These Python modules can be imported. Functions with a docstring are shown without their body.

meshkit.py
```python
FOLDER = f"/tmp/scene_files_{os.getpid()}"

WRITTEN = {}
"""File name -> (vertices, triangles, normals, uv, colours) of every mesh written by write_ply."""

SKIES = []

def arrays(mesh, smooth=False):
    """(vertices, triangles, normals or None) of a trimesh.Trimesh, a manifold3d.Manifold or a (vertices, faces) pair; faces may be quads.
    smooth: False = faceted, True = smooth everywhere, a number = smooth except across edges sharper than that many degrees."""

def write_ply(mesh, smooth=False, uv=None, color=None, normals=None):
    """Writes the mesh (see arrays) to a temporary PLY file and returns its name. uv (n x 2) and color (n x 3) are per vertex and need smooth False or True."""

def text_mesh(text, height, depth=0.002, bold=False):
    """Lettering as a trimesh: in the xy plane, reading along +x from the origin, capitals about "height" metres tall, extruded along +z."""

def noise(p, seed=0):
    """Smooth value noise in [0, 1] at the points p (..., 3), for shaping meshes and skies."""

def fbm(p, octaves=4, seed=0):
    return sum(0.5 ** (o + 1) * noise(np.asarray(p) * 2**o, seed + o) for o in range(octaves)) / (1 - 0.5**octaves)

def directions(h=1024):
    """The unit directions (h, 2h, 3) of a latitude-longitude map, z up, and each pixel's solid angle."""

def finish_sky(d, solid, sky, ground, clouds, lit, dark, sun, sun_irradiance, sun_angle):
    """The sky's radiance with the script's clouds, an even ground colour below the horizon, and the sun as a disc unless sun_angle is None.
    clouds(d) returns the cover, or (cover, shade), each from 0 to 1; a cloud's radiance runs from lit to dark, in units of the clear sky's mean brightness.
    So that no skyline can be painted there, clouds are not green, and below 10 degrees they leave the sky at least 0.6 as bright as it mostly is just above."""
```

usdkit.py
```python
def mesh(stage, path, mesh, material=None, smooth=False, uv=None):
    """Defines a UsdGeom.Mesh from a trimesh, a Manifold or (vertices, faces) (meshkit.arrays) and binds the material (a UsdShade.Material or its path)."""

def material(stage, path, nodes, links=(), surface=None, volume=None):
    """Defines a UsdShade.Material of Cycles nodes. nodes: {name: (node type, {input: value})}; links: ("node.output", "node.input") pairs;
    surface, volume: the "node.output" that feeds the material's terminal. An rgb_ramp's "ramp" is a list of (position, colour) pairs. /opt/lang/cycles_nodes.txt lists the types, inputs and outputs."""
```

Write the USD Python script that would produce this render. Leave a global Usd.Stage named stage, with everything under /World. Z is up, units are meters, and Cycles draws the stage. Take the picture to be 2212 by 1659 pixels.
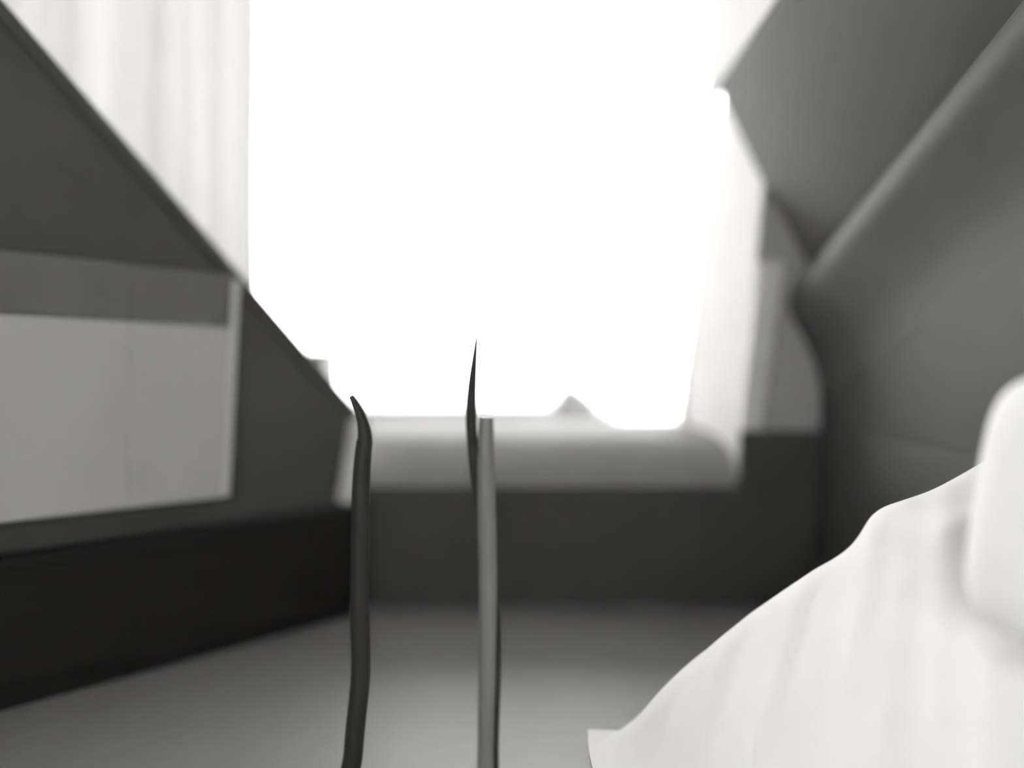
import math
import numpy as np, trimesh, manifold3d as m3, usdkit, meshkit
from pxr import Usd, UsdGeom, UsdLux, UsdShade, Gf, Sdf

stage = Usd.Stage.CreateInMemory()
UsdGeom.SetStageUpAxis(stage, UsdGeom.Tokens.z)
UsdGeom.SetStageMetersPerUnit(stage, 1.0)
UsdGeom.Xform.Define(stage, '/World')
UsdGeom.Scope.Define(stage, '/World/Looks')

# ------------------------------------------------------------------ camera, sky, exposure
EYE = 1.30
cam = UsdGeom.Camera.Define(stage, '/World/camera')
cam.AddTranslateOp().Set(Gf.Vec3d(0, 0, EYE))
cam.AddRotateXOp().Set(90.0)
cam.CreateHorizontalApertureAttr(36.0)
cam.CreateVerticalApertureAttr(27.0)
cam.CreateFocalLengthAttr(36.0 * 1700 / 2212)
cam.CreateFStopAttr(0.20)
cam.CreateFocusDistanceAttr(2.65)
cam.CreateClippingRangeAttr(Gf.Vec2f(0.05, 500))
cam.CreateExposureAttr(2.1)

sky = UsdLux.DomeLight.Define(stage, '/World/overcast_sky')      # even bright overcast
sky.CreateIntensityAttr(1.0)
sky.CreateColorAttr(Gf.Vec3f(1.0, 0.995, 0.985))

# ------------------------------------------------------------------ helpers
used = {}
def numbered(path):
    if not stage.GetPrimAtPath(path):
        return path
    used[path] = used.get(path, 0) + 1
    return '%s_%03d' % (path, used[path])

def G(v):
    return (v, v * 0.992, v * 0.98)

def mat(name, v, rough=0.8, spec=0.3, var=0.06, scale=3.0, bump=0.0, stretch=(1, 1, 1), sheen=0.0):
    lo, hi = G(v * (1 - var)), G(v * (1 + var))
    nodes = {'c': ('texture_coordinate', {}), 'm': ('mapping', {'scale': stretch}),
             'n': ('noise_texture', {'scale': scale, 'detail': 5.0, 'roughness': 0.6}),
             'r': ('rgb_ramp', {'ramp': [(0.3, lo), (0.7, hi)]}),
             'p': ('principled_bsdf', {'roughness': rough, 'specular_ior_level': spec, 'sheen_weight': sheen})}
    links = [('c.object', 'm.vector'), ('m.vector', 'n.vector'), ('n.fac', 'r.fac'), ('r.color', 'p.base_color')]
    if bump:
        nodes['n2'] = ('noise_texture', {'scale': scale * 12, 'detail': 4.0})
        nodes['b'] = ('bump', {'strength': bump, 'distance': 0.01})
        links += [('m.vector', 'n2.vector'), ('n2.fac', 'b.height'), ('b.normal', 'p.normal')]
    return usdkit.material(stage, '/World/Looks/' + name, nodes, links, surface='p.BSDF')

def sheer(name, v, t):
    return usdkit.material(stage, '/World/Looks/' + name, {
        'c': ('texture_coordinate', {}), 'm': ('mapping', {'scale': (1, 1, 0.02)}),
        'n': ('noise_texture', {'scale': 5.0, 'detail': 3.0}),
        'r': ('rgb_ramp', {'ramp': [(0.3, G(t * 0.85)), (0.7, G(t * 1.15))]}),
        'd': ('diffuse_bsdf', {'color': G(v)}), 't': ('translucent_bsdf', {}),
        'a': ('add_closure', {})},
        [('c.object', 'm.vector'), ('m.vector', 'n.vector'), ('n.fac', 'r.fac'), ('r.color', 't.color'),
         ('d.BSDF', 'a.closure1'), ('t.BSDF', 'a.closure2')], surface='a.closure')

def pane_glass(name):
    return usdkit.material(stage, '/World/Looks/' + name, {
        'f': ('fresnel', {'IOR': 1.45}), 't': ('transparent_bsdf', {'color': (0.97, 0.97, 0.96)}),
        'g': ('glossy_bsdf', {'color': (1, 1, 1), 'roughness': 0.02}), 'x': ('mix_closure', {})},
        [('f.fac', 'x.fac'), ('t.BSDF', 'x.closure1'), ('g.BSDF', 'x.closure2')], surface='x.closure')

def meta(prim, label=None, cat=None, group=None, kind=None):
    for k, v in (('label', label), ('category', cat), ('group', group), ('kind', kind)):
        if v:
            prim.SetCustomDataByKey(k, v)
    return prim

def thing(name, label, cat, group=None, loc=(0, 0, 0), kind=None):
    x = UsdGeom.Xform.Define(stage, numbered('/World/' + name))
    x.AddTranslateOp().Set(Gf.Vec3d(*loc))
    meta(x.GetPrim(), label, cat, group, kind)
    x.base = np.array(loc, float)
    return x

def obj(name, mesh, m, parent=None, smooth=35, label=None, cat=None, kind=None):
    """one mesh in world coordinates under its thing (or top-level)"""
    base = parent.GetPath().pathString if parent is not None else '/World'
    v, f, _ = meshkit.arrays(mesh)
    if parent is not None and hasattr(parent, 'base'):
        v = v - parent.base
    g = usdkit.mesh(stage, numbered(base + '/' + name), (v, f), m, smooth=smooth)
    meta(g.GetPrim(), label, cat, None, kind)
    return g

def box(x0, x1, y0, y1, z0, z1):
    b = trimesh.creation.box((x1 - x0, y1 - y0, z1 - z0))
    b.apply_translation(((x0 + x1) / 2, (y0 + y1) / 2, (z0 + z1) / 2))
    return b

def hull(pts):
    return trimesh.convex.convex_hull(np.array(pts, float))

def rounded(pts, r):
    """convex hull of small balls at the points: a solid with soft edges"""
    s = trimesh.creation.icosphere(subdivisions=2, radius=r).vertices
    return hull(np.vstack([s + np.array(p, float) for p in pts]))

def rbox(x0, x1, y0, y1, z0, z1, r=0.01):
    return rounded([(x, y, z) for x in (x0 + r, x1 - r) for y in (y0 + r, y1 - r) for z in (z0 + r, z1 - r)], r)

def grid(P):
    """surface from an (n, m, 3) array of points"""
    n, m_ = P.shape[:2]
    i, j = np.meshgrid(np.arange(n - 1), np.arange(m_ - 1), indexing='ij')
    a = i * m_ + j
    return P.reshape(-1, 3), np.stack([a, a + m_, a + m_ + 1, a + 1], -1).reshape(-1, 4)

def smooth_path(p, n):
    from scipy.interpolate import CubicSpline
    p = np.array(p, float)
    t = np.r_[0, np.cumsum(np.linalg.norm(np.diff(p[:, :3], axis=0), axis=1))]
    return CubicSpline(t, p)(np.linspace(0, t[-1], n))

def tube(path, sides=16):
    """closed tube along rows of (x, y, z, radius)"""
    p, r = path[:, :3], path[:, 3]
    t = np.gradient(p, axis=0); t /= np.linalg.norm(t, axis=1, keepdims=True)
    a = np.cross(t, [0, 1.0, 0]); a /= np.linalg.norm(a, axis=1, keepdims=True)
    b = np.cross(t, a)
    ang = np.arange(sides) * 2 * np.pi / sides
    v = p[:, None] + r[:, None, None] * (np.cos(ang)[None, :, None] * a[:, None] + np.sin(ang)[None, :, None] * b[:, None])
    v = v.reshape(-1, 3)
    n = len(p)
    f = []
    for i in range(n - 1):
        for k in range(sides):
            q0, q1 = i * sides + k, i * sides + (k + 1) % sides
            f += [(q0, q1, q1 + sides), (q0, q1 + sides, q0 + sides)]
    c0, c1 = len(v), len(v) + 1
    v = np.vstack([v, p[0], p[-1]])
    for k in range(sides):
        f += [(c0, (k + 1) % sides, k), (c1, (n - 1) * sides + k, (n - 1) * sides + (k + 1) % sides)]
    m = trimesh.Trimesh(v, f, process=False)
    m.fix_normals()
    return m

# ------------------------------------------------------------------ materials
M = {
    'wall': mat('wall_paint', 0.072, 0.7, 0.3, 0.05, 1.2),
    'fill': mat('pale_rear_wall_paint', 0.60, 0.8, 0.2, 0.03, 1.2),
    'strip': mat('grey_window_wall_paint', 0.42, 0.75, 0.25, 0.05, 1.4),
    'upper': mat('white_plaster', 0.62, 0.8, 0.2, 0.03, 1.5),
    'wainscot': mat('dark_wainscot_paint', 0.068, 0.6, 0.3, 0.08, 1.6),
    'reveal': mat('pale_reveal_plaster', 0.86, 0.75, 0.2, 0.03, 2.0),
    'sill': mat('grey_sill_plaster', 0.32, 0.7, 0.2, 0.05, 2.0),
    'floor': mat('grey_polished_floor', 0.23, 0.5, 0.3, 0.10, 0.9, 0.0, (1, 1, 1)),
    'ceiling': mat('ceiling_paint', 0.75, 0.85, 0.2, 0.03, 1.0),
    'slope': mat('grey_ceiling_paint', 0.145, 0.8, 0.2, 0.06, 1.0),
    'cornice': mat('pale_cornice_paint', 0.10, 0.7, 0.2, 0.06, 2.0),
    'casing': mat('grey_casing_paint', 0.74, 0.6, 0.3, 0.05, 3.0),
    'panel': mat('charcoal_panel_paint', 0.09, 0.65, 0.25, 0.08, 1.5),
    'rail': mat('charcoal_rail_paint', 0.08, 0.55, 0.3, 0.08, 3.0),
    'door': mat('pale_grey_cupboard_paint', 0.52, 0.6, 0.3, 0.05, 1.5, 0.0, (1, 1, 0.3)),
    'band': mat('mid_grey_cupboard_paint', 0.17, 0.6, 0.3, 0.06, 1.5, 0.0, (3, 3, 0.3)),
    'edge': mat('light_edge_strip', 0.62, 0.5, 0.3, 0.03, 3.0),
    'newel': mat('pale_newel_paint', 0.8, 0.6, 0.3, 0.05, 3.0),
    'black': mat('black_stained_wood', 0.014, 0.6, 0.25, 0.2, 2.0, 0.0, (1, 1, 6)),
    'stick': mat('dark_stained_wood', 0.03, 0.55, 0.3, 0.2, 8.0, 0.0, (1, 1, 0.2)),
    'tube': mat('satin_grey_tube', 0.20, 0.45, 0.4, 0.05, 6.0),
    'cable': mat('dark_rubber', 0.03, 0.7, 0.3, 0.1, 6.0),
    'sheet': mat('white_cotton_sheet', 0.75, 0.9, 0.1, 0.02, 3.0, 0.05, (1, 1, 1), 0.1),
    'cushion': mat('white_linen_cushion', 0.82, 0.9, 0.1, 0.02, 3.0, 0.05, (1, 1, 1), 0.1),
    'frame': mat('white_window_frame', 0.8, 0.4, 0.4, 0.02, 3.0),
    'ledge': mat('pale_parapet_render', 0.24, 0.9, 0.1, 0.05, 2.0),
    'shed': mat('pale_shed_render', 0.20, 0.9, 0.1, 0.03, 0.6),
    'leaf': mat('shrub_leaf', 0.085, 0.7, 0.2, 0.2, 9.0),
    'ground': mat('pale_gravel', 0.45, 0.95, 0.1, 0.05, 0.4),
    'curtain': sheer('sheer_curtain_cloth', 0.35, 0.155),
    'glass': pane_glass('window_glass'),
}

# ------------------------------------------------------------------ the room shell
XL, XR, YB, YW, YF, ZC = -3.4, 1.80, 4.60, 5.30, -1.8, 4.30     # YW: the glass
struct = dict(kind='structure')
obj('floor', box(XL - .1, XR + .1, YF - .1, YB + .80, -0.1, 0), M['floor'], **struct)
obj('ceiling', box(XL - .1, XR + .1, YF - .1, YB + .80, ZC, ZC + .1), M['ceiling'], **struct)
obj('wall_left', box(XL - .1, XL, YF, YB + .80, 0, ZC), M['fill'], **struct)
RW = (-1.5, .3, 1.0, 2.5)                                      # a second window, behind the camera
rear = m3.Manifold.cube((XR - XL, .1, ZC)).translate((XL, YF - .1, 0)) - m3.Manifold.cube((RW[1] - RW[0], .4, RW[3] - RW[2])).translate((RW[0], YF - .2, RW[2]))
obj('wall_rear', rear, M['fill'], **struct)
w2 = thing('window_2', None, None, kind='structure')
obj('pane', box(RW[0], RW[1], YF - .052, YF - .048, RW[2], RW[3]), M['glass'], w2)
for fx in (RW[0] + .025, (RW[0] + RW[1]) / 2, RW[1] - .025):
    obj('frame', rbox(fx - .025, fx + .025, YF - .08, YF - .02, RW[2], RW[3], .005), M['frame'], w2)
for fz in (RW[2] + .025, RW[3] - .025):
    obj('frame', rbox(RW[0] + .05, RW[1] - .05, YF - .08, YF - .02, fz - .025, fz + .025, .005), M['frame'], w2)
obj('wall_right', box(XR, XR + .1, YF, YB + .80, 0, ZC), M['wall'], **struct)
# the window wall: a dark lower wall and a grey strip beside the splayed recess
obj('wall_back', box(XL, XR, YB, YB + .80, 0, 0.745), M['wainscot'], **struct)
strip = hull([(x, y, z) for y in (YB, YB + .80) for x, z in ((1.31, .745), (1.8, .745), (1.8, ZC), (1.64, ZC))])
obj('wall_back', strip, M['strip'], **struct)
obj('trim_1', rbox(1.33, 1.80, YB - .012, YB + .01, 0.70, 1.03, .005), M['wainscot'], **struct)
obj('trim_2', box(XR - .015, XR, YF, YB, 0, 1.03), M['wainscot'], **struct)

# splayed recess: sloping sill and leaning right jamb
w = thing('window_1', None, None, kind='structure')
sy = [(YB - .005, .70), (YB - .005, .76), (YB + .02, .815), (YB + .07, .885), (YB + .17, .955), (YB + .36, 1.005), (YW - .02, 1.044), (YW - .02, .70)]
sill = hull([(x, y, z) for x in (XL, 1.31) for y, z in sy])
obj('window_sill', sill, M['sill'], w)
jy = YW - .02
jamb = hull([(1.31, YB, .745), (1.13, jy, 1.044), (1.56, YB, 3.2), (1.45, jy, 3.2), (1.40, jy, .745),
             (1.64, jy, 3.2), (1.64, YB, 4.2), (1.53, jy, 4.2), (1.70, jy, 4.2)])
obj('window_reveal', jamb, M['reveal'], w)
def leaning(x0, z0, x1, z1, wd, y0, y1, r=.006):
    return rounded([(x + d, y, z) for x, z in ((x0, z0), (x1, z1)) for d in (-wd / 2 + r, wd / 2 - r) for y in (y0, y1)], r)
obj('frame', leaning(1.125, 1.06, 1.475, 3.5, .035, YW - .02, YW + .03), M['frame'], w)
obj('frame', rbox(XL, 1.15, YW - .02, YW + .03, 1.0, 1.05, .006), M['frame'], w)
obj('pane', box(XL, 1.52, YW - .002, YW + .002, 1.05, ZC), M['glass'], w)

# sloping ceiling over the right side, with a white upper wall above its edge
ys = np.linspace(YF, YB + .01, 40)
zr = np.clip(1.87 + .328 * (YB - ys), 1.7, 3.02)
P = np.array([np.stack([np.full_like(ys, XR + (1.20 - XR) * k - .021 * math.sin(math.pi * k)), ys, zr + (3.06 - zr) * k], -1) for k in np.linspace(0, 1, 16)])
back = P[::-1].copy(); back[..., 0] += .06; back[..., 2] += .04
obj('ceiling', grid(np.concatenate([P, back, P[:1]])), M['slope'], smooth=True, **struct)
obj('wall_upper', box(1.20, 1.26, YF, YB + .30, 3.05, ZC), M['upper'], **struct)
# pale cornice along the raking foot of the sloping ceiling
yc = np.linspace(YF, YB - .004, 40)
zc = np.clip(1.84 + .328 * (YB - yc), 1.7, 2.97)
cx, cz = smooth_path([(-.006, -.72, 0), (.003, -.60, 0), (.024, -.46, 0), (.08, -.32, 0), (.15, -.19, 0), (.185, -.11, 0), (.175, -.03, 0), (.12, .06, 0), (.05, .15, 0)], 40)[:, :2].T
cove = np.stack([XR - cx[:, None] + 0 * yc[None], yc[None] + 0 * cx[:, None], zc[None] + cz[:, None]], -1)
wallside = cove[::-1].copy(); wallside[..., 0] = XR + .03
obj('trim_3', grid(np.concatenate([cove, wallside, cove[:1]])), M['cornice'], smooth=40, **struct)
# grey casing board beside the recess
cas = rounded([(x, y, z) for y in (YB - .035, YB - .008) for x, z in ((1.445, 2.0), (1.565, 2.0), (1.335, 1.04), (1.43, 1.04))], .012)
obj('trim_4', cas, M['casing'], **struct)

# ------------------------------------------------------------------ outside
obj('ground', box(-60, 60, 5.2, 160, -.2, .2), M['ground'], **struct)
obj('parapet', rbox(-1.37, .32, 6.0, 6.25, .2, 1.125, .02), M['ledge'], label='low pale parapet wall outside, below the bright window opening', cat='wall')
pier = thing('garden_pier', 'square pale pier outside, glimpsed above the foot of the balustrade', 'pier', loc=(-1.8, 6.2, .2))
obj('shaft', rbox(-2.2, -1.40, 5.95, 6.4, .2, 1.50, .015), M['shed'], pier)
obj('cap', rbox(-2.22, -1.375, 5.93, 6.42, 1.50, 1.56, .015), M['shed'], pier)
rng = np.random.default_rng(5)
sb = thing('garden_shrub', 'small rounded grey shrub outside, rising above the window sill', 'shrub', loc=(.62, 8, .2))
lobes = [(.62, 8, .74, .38), (.60, 8.0, 1.02, .24), (.60, 8.02, 1.15, .15), (.95, 8.05, .72, .28), (.80, 8.0, .88, .24), (.40, 7.95, .86, .20), (.62, 8.0, .55, .34)]
leaves = []
for (x, y, z, r) in lobes:
    for _ in range(130):
        d = rng.normal(size=3); d /= np.linalg.norm(d)
        c = np.array([x, y, z]) + d * r * rng.uniform(.75, 1.05)
        a = np.cross(d, rng.normal(size=3)); a /= np.linalg.norm(a); b = np.cross(d, a) + d * .4
        L = rng.uniform(.05, .09)
        leaves.append(trimesh.Trimesh([c, c + a * L * .4 + b * L * .5, c + b * L, c - a * L * .4 + b * L * .5], [(0, 1, 2), (0, 2, 3)], process=False))
    core = trimesh.creation.icosphere(subdivisions=3, radius=r * .85); core.apply_translation((x, y, z))
    leaves.append(core)
fo = obj('foliage', trimesh.util.concatenate(leaves), M['leaf'], sb, smooth=False)
obj('stem', tube(smooth_path([(.62, 8, .18, .04), (.63, 8, .35, .035), (.62, 8, .6, .03)], 8)), M['stick'], sb)

# ------------------------------------------------------------------ stair balustrade, in a plane that runs from the window wall to the near left
A0, U, N = np.array([-.882, 4.60]), np.array([-.660, -.751]), np.array([.751, -.660])
def sp(s, off, z):
    q = A0 + U * s + N * off
    return (q[0], q[1], z)
def slab(poly, o0, o1, r=.008):
    return rounded([sp(s, o, z) for s, z in poly for o in (o0 + r, o1 - r)], r)
rake = lambda s: 1.10 + .958 * s
S0, S1 = .06, 3.0
bal = thing('stair_balustrade', 'solid dark grey stair balustrade, its raking top cutting diagonally across the window', 'balustrade', loc=sp(S0, 0, 0))
obj('side_panel', slab([(S0, 0.02), (S1, 0.02), (S0, rake(S0) - .05), (S1, rake(S1) - .05)], -.08, 0.0), M['panel'], bal)
obj('handrail', slab([(S0 - .02, rake(S0) - .07), (S0 - .02, rake(S0) - .01), (S1, rake(S1) - .07), (S1, rake(S1) - .01)], -.10, .02, .012), M['rail'], bal)
obj('plinth_panel', slab([(S0 - .02, .02), (S1, .02), (S0 - .02, .60), (S1, .60)], 0, .012, .004), M['wainscot'], bal)
nw = rounded([sp(s, o, z) for o in (.03, .10) for s, z in ((.015, 1.08), (.09, 1.08), (.085, .645), (.175, .645))], .015)
obj('newel_post', nw, M['newel'], bal, label='pale leaning newel post at the foot of the balustrade')

cup = thing('wall_cupboard', 'pale grey two-door cupboard on the dark balustrade, with a darker band along its top', 'cupboard', loc=sp(1.6, 0, .745))
SE = 2.75
obj('body', slab([(.93, .75), (SE, .75), (.87, 1.83), (SE, 1.83)], .012, .10), M['panel'], cup)
sj = 1.375                                                   # the gap between the doors
obj('door', slab([(.935, .755), (sj - .006, .755), (.885, 1.57), (sj - .006, 1.57)], .10, .125, .006), M['door'], cup)
obj('door', slab([(sj + .006, .755), (SE, .755), (sj + .006, 1.57), (SE, 1.57)], .10, .125, .006), M['door'], cup)
obj('top_panel', slab([(.885, 1.582), (sj - .006, 1.582), (.87, 1.825), (sj - .006, 1.825)], .10, .122, .006), M['band'], cup)
obj('top_panel', slab([(sj + .006, 1.582), (SE, 1.582), (sj + .006, 1.825), (SE, 1.825)], .10, .122, .006), M['band'], cup)
obj('edge_strip', slab([(.905, .76), (.93, .76), (.85, 1.80), (.875, 1.80)], .09, .135, .006), M['edge'], cup, label='light upright strip down the right edge of the cupboard')

ben = thing('low_bench', 'long black low bench chest along the foot of the balustrade', 'bench', loc=sp(1.4, .12, 0))
obj('body', slab([(.10, .10), (2.9, .10), (.10, .57), (2.9, .57)], .016, .15, .012), M['black'], ben)
obj('seat', slab([(.08, .57), (2.92, .57), (.08, .60), (2.92, .60)], .016, .165, .01), M['black'], ben)
obj('plinth', slab([(.14, .0), (2.86, .0), (.14, .115), (2.86, .115)], .02, .11, .006), M['black'], ben)

# ------------------------------------------------------------------ sheer curtain left of the clear glass
xs = np.linspace(-3.36, -1.545, 260)
zs = np.linspace(.95, ZC - .01, 30)
ph = 2 * np.pi * (xs * 3.1 + .35 * np.sin(xs * 3.3))
depth = .035 * np.sin(ph) + .018 * np.sin(2.3 * ph + 1)
C = np.stack([np.broadcast_to(xs[:, None], (260, 30)) + .006 * np.sin(zs * 2.0)[None],
              4.80 + depth[:, None] * (0.7 + .3 * (ZC - zs[None]) / ZC),
              np.broadcast_to(zs[None], (260, 30))], -1)
obj('sheer_curtain', grid(C), M['curtain'], smooth=True, label='sheer white curtain hanging in soft upright folds behind the balustrade', cat='curtain')

# ------------------------------------------------------------------ two slim uprights in front
def px(x, Y): return (x - 1106) / 1700 * Y
Y1 = 2.5
cr = thing('crook_staff', 'dark crooked wooden staff with a hooked top, standing left of the pale stand', 'staff', loc=(-.50, Y1, 0))
pts = [(-.545, Y1, .012, .030), (-.512, Y1, .08, .031), (-.500, Y1, .18, .031), (-.481, Y1, .38, .031), (-.484, Y1, .58, .031),
       (-.482, Y1, .80, .030), (-.478, Y1, 1.00, .029), (-.468, Y1, 1.12, .026)]
obj('shaft', tube(smooth_path(pts, 60)), M['stick'], cr)
obj('hook', tube(smooth_path([(-.468, Y1, 1.11, .026), (-.472, Y1, 1.17, .02), (-.492, Y1, 1.225, .014), (-.512, Y1, 1.262, .008)], 24)), M['stick'], cr)
obj('foot', trimesh.creation.revolve([(0, 0), (.13, 0), (.13, .012), (.05, .022), (.034, .05), (0, .05)], sections=40).apply_translation((-.54, Y1, 0)), M['stick'], cr)

Y2 = 2.4
st = thing('slim_stand', 'pale grey upright stand tube with a dark cord, in front of the window', 'stand', loc=(-.07, Y2, 0))
pts = [(-.080, Y2, .02, .026), (-.078, Y2, .30, .026), (-.074, Y2, .60, .027), (-.077, Y2, .90, .028), (-.080, Y2, 1.10, .026), (-.078, Y2, 1.20, .022)]
obj('tube', tube(smooth_path(pts, 50)), M['tube'], st)
cd = [(-.046, Y2 + .004, .05, .010), (-.050, Y2 - .004, .20, .010), (-.042, Y2 + .01, .42, .009), (-.048, Y2 + .034, .62, .008), (-.085, Y2 + .040, .80, .008),
      (-.113, Y2 + .01, 1.00, .013), (-.120, Y2 + .005, 1.10, .016), (-.125, Y2 + .004, 1.22, .0165), (-.118, Y2, 1.34, .012), (-.110, Y2, 1.42, .007), (-.104, Y2, 1.49, .003)]
obj('cord', tube(smooth_path(cd, 90), 12), M['cable'], st, label='dark cord winding up the tube and rising above it')
obj('clamp', rbox(-.135, -.06, Y2 - .012, Y2 + .016, 1.085, 1.11, .006), M['cable'], st)
obj('base', trimesh.creation.revolve([(0, 0), (.15, 0), (.15, .012), (.04, .022), (.024, .06), (0, .06)], sections=48).apply_translation((-.08, Y2, 0)), M['tube'], st)

# ------------------------------------------------------------------ the draped armchair in the lower right
prof = smooth_path([(.27, .01, 0), (.36, .05, 0), (.52, .215, 0), (.70, .39, 0), (.91, .565, 0), (1.08, .685, 0), (1.19, .775, 0), (1.245, .865, 0), (1.36, .925, 0), (1.52, 1.0, 0), (1.66, 1.08, 0), (1.76, 1.10, 0)], 130)
yy = np.linspace(.75, 2.95, 150)
Q = np.zeros((len(yy), len(prof), 3))
for k in range(len(prof)):
    x, z = prof[k, 0], prof[k, 1]
    u = k / (len(prof) - 1)
    tn = prof[min(k + 1, len(prof) - 1), :2] - prof[max(k - 1, 0), :2]; tn /= np.linalg.norm(tn)
    nx, nz = -tn[1], tn[0]
    amp = .006 * (1 - u) ** .6 + .0015
    wv = amp * (np.sin(13 * (1.9 * x - yy) + 1.2 * np.sin(yy * 3.1)) + .4 * np.sin(29 * (1.9 * x - yy) + 2)) * np.clip((2.95 - yy) / .3, 0.2, 1)
    zs_ = np.where((yy < 2.5) & (x > .8), 1, 0) * np.clip((2.42 - yy) / .40, 0, 1) ** 1.0
    dip = (zs_ * zs_ * (3 - 2 * zs_)) * max(0.0, z - .68) * .95 * (1 - np.clip((x - 1.40) / .18, 0, 1))
    far = np.clip((yy - 2.70) / .25, 0, 1) ** 2 * .06             # the far edge rounds off
    wv = wv - far
    Q[:, k] = np.stack([x + nx * wv, yy - .18 * u * (yy > 0) * (yy / 2.95), np.maximum(z + nz * wv - dip, .006)], -1)
under = Q[:, ::-1].copy(); under[..., 0] += .0; under[..., 2] = np.maximum(under[..., 2] - .05, .003); under[..., 0] += .03
top = np.concatenate([Q, under, Q[:, :1]], axis=1)
arm = thing('draped_armchair', 'armchair covered to the floor by a rumpled white sheet, in the right foreground', 'armchair', loc=(1.1, 1.9, 0))
obj('sheet', grid(top), M['sheet'], arm, smooth=True)
body = hull([(x, y, z) for y in (.8, 2.6) for x, z in ((.48, .01), (1.74, .01), (.72, .28), (1.0, .52), (1.45, .52), (1.6, .85), (1.72, .95))])
obj('chair_body', body, M['sheet'], arm)

cu = thing('cushion', 'plump white cushion leaning on the draped armchair at the right edge', 'cushion', loc=(1.235, 1.73, .72))
e = trimesh.creation.icosphere(subdivisions=4, radius=1.0)
v = e.vertices; q = np.sign(v) * np.abs(v) ** np.array([.55, .45, .45])
q /= np.max(np.abs(q), axis=0)
R = trimesh.transformations.euler_matrix(0.0, math.radians(9), 0.0)[:3, :3]
cv = (q * np.array([.13, .24, .31])) @ R.T + np.array([1.25, 1.74, 1.2])
from scipy.interpolate import LinearNDInterpolator
hgt = LinearNDInterpolator(Q[..., :2].reshape(-1, 2), Q[..., 2].ravel())(cv[:, :2])
cv[:, 2] -= np.nanmin(cv[:, 2] - hgt) - .004                  # let it down on to the sheet
obj('cover', trimesh.Trimesh(cv, e.faces), M['cushion'], cu, smooth=True)
